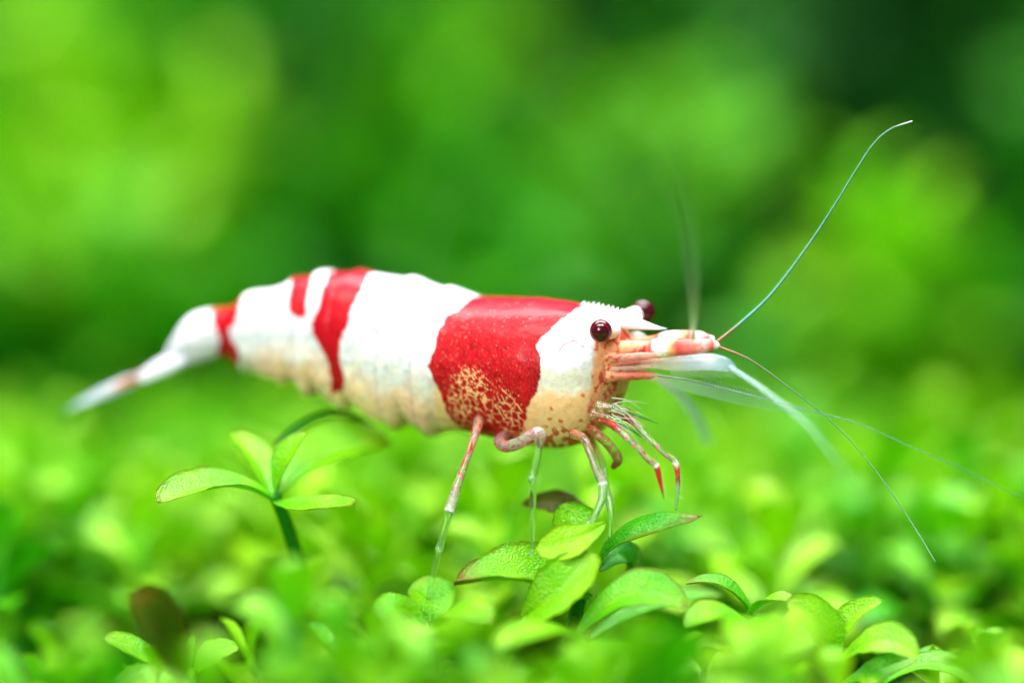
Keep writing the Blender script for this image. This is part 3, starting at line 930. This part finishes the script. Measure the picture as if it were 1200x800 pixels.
feeler('antenna', [(838, 402, .2), (868, 378, .1), (904, 344, 0), (945, 290, 0), (978, 240, 0), (1005, 196, 0), (1024, 168, 0), (1044, 151, 0), (1069, 142, 0)],
       [2.2, 2.2, 1.9, 1.5, 1.25, 1.05, .95, .9, .8], [(0, (.40, .12, .06), .1), (.08, (.20, .20, .10), .1), (.15, (.09, .32, .26), .15), (.5, (.08, .28, .20), .25), (.9, (.14, .32, .24), .25), (.94, (.4, .5, .48), .1), (1, (.7, .74, .74), .1)])
feeler('antenna', [(812, 396, -2.0), (814, 370, -6), (812, 320, -11), (806, 265, -15), (797, 225, -18), (785, 195, -21)],
       [3.2, 3.0, 2.6, 2.3, 2, 1.6], [(0, (.7, .7, .7), .0), (.3, (.40, .56, .48), .1), (1, (.06, .2, .13), .2)])
feeler('antenna', [(842, 406, .2), (880, 422, .2), (925, 454, .2), (968, 488, .2), (1004, 524, .2), (1040, 570, .2), (1068, 612, .2), (1096, 658, .2)],
       [1.6, 1.2, .95, .85, .8, .8, .8, .7], [(0, (.42, .12, .07), .1), (.15, (.20, .22, .12), .2), (.4, (.10, .28, .14), .3), (.8, (.20, .40, .18), .2), (1, (.35, .5, .28), .1)])
feeler('antenna', [(855, 430, -1.4), (880, 446, -2.6), (910, 468, -4.0), (942, 494, -5.8), (970, 526, -8), (1004, 572, -11)],
       [3.2, 3.1, 3.0, 2.5, 1.7, .9], [(0, (.42, .58, .64), .55), (.3, (.36, .54, .54), .64), (.7, (.22, .42, .30), .65), (1, TEAL, .85)])
a5 = [(770, 440, .6), (810, 446, .8), (850, 456, 1.0), (900, 468, 1.2), (945, 481, 1.4), (1000, 494, 1.6), (1060, 520, 1.8), (1130, 550, 2.2), (1195, 582, 2.6)]
an = feeler('antenna', a5, [1.5, 1.3, 1.1, .95, .85, .75, .7, .65, .6], [(0, (.4, .45, .4), .3), (.3, (.18, .36, .26), .3), (1, (.10, .30, .14), .45)])
# comb of fine bristles along its upper edge
c5 = catmull([W(*p) for p in a5], 400)
VV = []; FF = []; n = 0
for k in range(34):
    p = c5[70 + k * 4]
    ln = (10 - k * .18) / PXMM
    tip = p + np.array([-.12 * ln * 2, 0, ln])
    V, F, tt, aa = tube_geo([p, (p + tip) / 2 + [.03, 0, 0], tip], [.012, .011, .007], 4, 1, 4)
    VV.append(V); FF += [tuple(i + n for i in f) for f in F]; n += len(V)
VV = np.vstack(VV)
bo = make_mesh('bristles', VV, FF, M_LIMB, an, {'marking': np.tile((.55, .75, .65), (len(VV), 1)) * .5, 'clear': np.full(len(VV), .2)})
bo['kind'] = 'stuff'
limb('antennal_plate', [(756, 440, 1.6), (800, 450, 1.8), (850, 462, 2.0), (900, 474, 2.4), (952, 490, 3.0)], [4, 7, 8, 6, 1.5], [(0, PINK, .7), (.2, (.40, .52, .44), .80), (.6, (.25, .42, .32), .85), (1, TEAL, .94)], flat=.2)
limb('antennal_plate', [(772, 446, 4.0), (795, 462, 5.5), (813, 484, 7), (824, 505, 8.5), (829, 520, 9)], [3, 5, 6, 6, 3], [(0, PALE, .5), (.5, (.55, .72, .75), .45), (1, (.5, .72, .7), .6)], flat=.3)

# hair-fine bristles of the mouth, the feeding legs and the antennal plate
VV = []; FF = []; n = 0
hr = np.random.default_rng(5)


def hair(p0, p1, p2, rr):
    global n
    V, F, tt, aa = tube_geo([W(*p0), W(*p1), W(*p2)], [rr, rr * .8, rr * .3], 4, 1, 7)
    VV.append(V); FF.extend(tuple(i + n for i in f) for f in F); n += len(V)


for k in range(16):
    bx, by = hr.uniform(700, 724), hr.uniform(466, 496)
    ln = hr.uniform(22, 52); an_ = math.radians(hr.uniform(-5, 55)); yy = hr.uniform(-.6, 1.2)
    hair((bx, by, yy), (bx + ln * .5 * math.cos(an_), by + ln * .5 * math.sin(an_) - 4, yy), (bx + ln * math.cos(an_), by + ln * math.sin(an_), yy + .2), .022)
for k in range(22):                       # fringe of the plate
    bx = 785 + k * 3.3; by = 434 - .0 * k
    hair((bx, by, -1.1), (bx + 3, by + 4, -1.1), (bx + 7, by + 8 + hr.random() * 2, -1.1), .012)
for k in range(18):                       # comb on the claws
    t_ = hr.random()
    bx, by, yy = (770 + 7 * t_, 550 + 30 * t_, -1.1) if k % 2 else (794, 550 + 34 * t_, -.1)
    hair((bx, by, yy), (bx + 3, by + 2, yy), (bx + 6, by + 5, yy), .010)
VV = np.vstack(VV)
bo = make_mesh('bristles', VV, FF, M_LIMB, shrimp, {'marking': np.tile((.62, .72, .55), (len(VV), 1)), 'clear': np.full(len(VV), .35)})
bo['kind'] = 'stuff'

# ------------------------------------------------------------------ plants in and near the plane of focus
UP = (0, -.25, 1)
# rosette on the left
plant('rosette_plant', 'sharp green rosette with spread leaves on a stem below the red and white abdomen',
      [(352, 668, 4.8), (338, 620, 3.8), (322, 580, 2.8)],
      [((320, 583, 2.8), (255, 566, 1.3), (184, 588, -0.2), 64, (.1, -.42, 1), dict(tint=.62, wear_tip=.7, wear_rim=.7, cup=.2)),
       ((322, 588, 2.8), (370, 592, 0.8), (416, 590, -0.7), 56, (0, -.5, 1), dict(tint=.66, wear_tip=.5, wear_rim=.8, cup=.1)),
       ((317, 578, 2.8), (300, 540, 3.8), (272, 506, 4.8), 56, (.75, -.9, .5), dict(tint=.66, cup=.25)),
       ((323, 578, 2.8), (335, 538, 2.3), (360, 507, 2.3), 36, (-.8, -.8, .5), dict(tint=.72, cup=.3)),
       ((326, 580, 2.8), (385, 532, 4.8), (458, 520, 5.8), 84, (-.25, -.7, .8), dict(tint=.70, cup=.25)),
       ((322, 522, 5.8), (392, 482, 6.8), (460, 522, 7.8), 46, (0, -.05, 1), dict(tint=.12, cup=-.15)),  # added dark leaf, stands in for the shadowed rim of the broad leaf
       ((318, 580, 3.8), (300, 545, 8.8), (262, 528, 12.8), 44, (.3, -.5, .8), dict(tint=.75))], r0=.30, r1=.24, stem_tint=.32)
# plant under the shrimp's feet
plant('leafy_plant', 'crumpled green plant with folded leaves that the shrimp stands on',
      [(668, 760, 2), (676, 715, 1.5), (690, 655, 1.2)],
      [((690, 700, .6), (622, 676, -.2), (532, 684, -.8), 74, (-.15, -.62, .9), dict(tint=.66, wear_tip=1.0, wear_rim=.6, cup=.4, wav=.10)),
       ((612, 722, -1.0), (652, 694, -1.8), (700, 648, -1.4), 66, (-.45, -1, .35), dict(tint=.74, cup=.25, wear_rim=.2, wav=.05)),
       ((709, 613, -.6), (668, 634, -1.3), (629, 642, -1.0), 44, (.15, -1, .5), dict(tint=.90, wear_rim=.4, cup=.15, wear_tip=.2)),
       ((688, 640, 1.2), (672, 612, 1.4), (664, 588, 1.6), 50, (0, -.9, .5), dict(tint=.62, cup=.3)),
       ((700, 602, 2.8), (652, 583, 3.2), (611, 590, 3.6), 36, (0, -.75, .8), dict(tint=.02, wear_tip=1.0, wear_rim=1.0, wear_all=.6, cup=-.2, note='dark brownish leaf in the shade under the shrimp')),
       ((696, 664, .8), (742, 612, .2), (823, 604, -.4), 42, (-.25, -.45, 1), dict(tint=.38, wear_rim=.8, wear_tip=.9, cup=-.35)),
       ((702, 668, 1.5), (726, 650, 2), (742, 668, 2.6), 50, (0, -.7, .6), dict(tint=.22))], stem_tint=.3)
# broad leaf below it, in the middle of the bottom edge
plant('broad_leaf_plant', 'plant with a broad speckled leaf beside the crumpled plant',
      [(700, 840, 0), (690, 790, -.5), (684, 745, -1)],
      [((676, 742, -1.5), (745, 694, -2), (806, 716, -2.2), 62, (.1, -.75, .9), dict(tint=.60, wear_rim=.8, wear_tip=.3)),
       ((690, 752, 3), (770, 708, 5), (850, 700, 6), 50, (0, -.3, 1), dict(tint=.55)),
       ((684, 748, -3), (640, 738, -6), (580, 758, -9), 54, (0, -.5, 1), dict(tint=.7)),
       ((690, 750, -4), (705, 760, -9), (730, 800, -13), 60, (0, -.6, 1), dict(tint=.62))])
# crossed sprig at the lower right
plant('seedling_plant', 'small upright plant with two parted leaves at the lower right edge',
      [(984, 840, -.5), (981, 805, -.5), (979, 778, -.5)],
      [((976, 782, -.6), (962, 734, -1.2), (922, 702, -1.4), 56, (.65, -1, .35), dict(tint=.66, cup=.2, wear_rim=.2)),
       ((981, 774, -.4), (994, 728, -.4), (1034, 704, -.6), 34, (-.7, -.8, .5), dict(tint=.74, cup=.3, wear_tip=.1)),
       ((982, 778, -.8), (1032, 750, -1.8), (1076, 772, -2.4), 48, (-.05, -.75, .8), dict(tint=.72)),
       ((990, 800, -1.2), (1030, 784, -1.6), (1076, 768, -1.2), 34, (.1, -.7, .8), dict(tint=.6, wear_rim=.5)),
       ((1000, 812, .5), (1080, 770, 1.2), (1104, 768, 1.5), 26, (0, -.4, 1), dict(tint=.45, wear_rim=1)),
       ((1010, 818, .2), (1085, 778, -.2), (1150, 806, -.4), 44, (0, -.6, 1), dict(tint=.64, wear_rim=.4))])
plant('mottled_plant', 'low plant with mottled brown rimmed leaves beside the parted seedling',
      [(880, 800, 1), (878, 760, 1), (874, 724, 1)],
      [((884, 722, 1), (850, 686, .6), (804, 684, .3), 34, (0, -.4, 1), dict(tint=.5, wear_tip=.8, wear_rim=.9)),
       ((876, 718, .6), (904, 702, -.2), (932, 706, -.6), 32, (0, -.3, 1), dict(tint=.66, wear_rim=.8)),
       ((872, 724, -1), (838, 718, -2), (804, 734, -3), 46, (0, -.6, 1), dict(tint=.68, wear_rim=.6)),
       ((874, 728, -3), (880, 730, -7), (868, 772, -11), 70, (0, -.7, 1), dict(tint=.66))])
# sprig cut by the bottom edge on the left
plant('corner_sprig', 'sharp sprig with a speckled leaf beside the dark brown leaf, lower left corner',
      [(216, 850, 0), (220, 815, 0), (224, 785, 0)],
      [((220, 800, -.5), (160, 762, -.8), (123, 746, -.8), 36, (.3, -.6, .8), dict(tint=.66, wear_rim=.5, wear_tip=.5)),
       ((222, 788, .2), (222, 765, .2), (228, 744, .2), 16, (-.6, -.9, .3), dict(tint=.42)),
       ((228, 790, .6), (250, 766, .6), (280, 758, .8), 36, (-.4, -.8, .6), dict(tint=.72)),
       ((220, 802, -1), (180, 792, -1.6), (130, 806, -2), 44, (0, -.6, 1), dict(tint=.62)),
       ((216, 798, -5), (190, 740, -8), (158, 690, -9), 66, (.5, -1, .3), dict(tint=.05, wear_tip=.9, wear_rim=.8, wear_all=.45, note='dark brown out of focus leaf'))])


# blurred sprigs near the lens and just behind the shrimp, each one a plant of its own
def near_sprig(name, label, px, py, y, seed, size=1.0, group=None, **kw):
    """py = row of the plant's top"""
    top = W(px, py, y)
    kw.setdefault('height', 6.0)
    kw['tint'] = min(1.0, kw['tint'] + .10)
    h = kw['height'] * size
    return sprig_thing(name, label, (top[0], top[1], top[2] - h), seed, rotz=seed * 1.3, scale=size, group=group, **kw)


near_sprig('blurred_sprig', 'blurred bright green sprig in front of the left rosette stem', 310, 712, -14, 301, 1.0, tint=.72, leaf_len=4.6, leaf_w=3.2)
near_sprig('blurred_sprig', 'blurred pale sprig with brownish edges in front of the rosette, toward the shrimp', 392, 735, -17, 302, .95, tint=.70, leaf_len=4.4, leaf_w=3.0)
plant('pale_leaf_plant', 'plant with pale glossy leaves under the hindmost foot of the shrimp',
      [(505, 800, 0), (503, 765, 0), (500, 738, 0)],
      [((508, 740, 1), (506, 702, 1.5), (480, 690, 2.2), 58, (0, -.75, .9), dict(tint=.62)),
       ((498, 738, -.6), (468, 712, -1.2), (440, 726, -2), 46, (0, -.7, .9), dict(tint=.60)),
       ((504, 738, -1), (540, 716, -3), (578, 728, -4), 50, (0, -.7, .9), dict(tint=.72)),
       ((500, 742, -3), (505, 735, -7), (490, 765, -10), 64, (0, -.8, .8), dict(tint=.78))])
near_sprig('blurred_sprig', 'blurred yellow green sprig at the bottom edge in front of the hindmost foot', 520, 768, -16, 304, 1.0, tint=.74, leaf_len=4.8, leaf_w=3.2, open_=.7)
near_sprig('blurred_sprig', 'very blurred sprig at the bottom edge below the broad speckled leaf', 690, 800, -15, 305, 1.0, tint=.66, leaf_len=4.6, leaf_w=3.2, open_=.6)
near_sprig('blurred_sprig', 'very blurred bright sprig at the bottom edge in front of the mottled plant', 860, 762, -16, 306, 1.0, tint=.70, leaf_len=4.6, leaf_w=3.2, open_=.6)
near_sprig('blurred_sprig', 'blurred sprig at the bottom edge between corner sprig and pale brown edged sprig', 345, 790, -12, 307, .9, tint=.64, leaf_len=4.2)
near_sprig('blurred_sprig', 'blurred sprig in the very corner at the bottom left', 70, 770, -8, 308, .9, tint=.6)
near_sprig('blurred_sprig', 'blurred sprig in the very corner at the bottom right', 1185, 772, -5, 309, .9, tint=.66)
# behind
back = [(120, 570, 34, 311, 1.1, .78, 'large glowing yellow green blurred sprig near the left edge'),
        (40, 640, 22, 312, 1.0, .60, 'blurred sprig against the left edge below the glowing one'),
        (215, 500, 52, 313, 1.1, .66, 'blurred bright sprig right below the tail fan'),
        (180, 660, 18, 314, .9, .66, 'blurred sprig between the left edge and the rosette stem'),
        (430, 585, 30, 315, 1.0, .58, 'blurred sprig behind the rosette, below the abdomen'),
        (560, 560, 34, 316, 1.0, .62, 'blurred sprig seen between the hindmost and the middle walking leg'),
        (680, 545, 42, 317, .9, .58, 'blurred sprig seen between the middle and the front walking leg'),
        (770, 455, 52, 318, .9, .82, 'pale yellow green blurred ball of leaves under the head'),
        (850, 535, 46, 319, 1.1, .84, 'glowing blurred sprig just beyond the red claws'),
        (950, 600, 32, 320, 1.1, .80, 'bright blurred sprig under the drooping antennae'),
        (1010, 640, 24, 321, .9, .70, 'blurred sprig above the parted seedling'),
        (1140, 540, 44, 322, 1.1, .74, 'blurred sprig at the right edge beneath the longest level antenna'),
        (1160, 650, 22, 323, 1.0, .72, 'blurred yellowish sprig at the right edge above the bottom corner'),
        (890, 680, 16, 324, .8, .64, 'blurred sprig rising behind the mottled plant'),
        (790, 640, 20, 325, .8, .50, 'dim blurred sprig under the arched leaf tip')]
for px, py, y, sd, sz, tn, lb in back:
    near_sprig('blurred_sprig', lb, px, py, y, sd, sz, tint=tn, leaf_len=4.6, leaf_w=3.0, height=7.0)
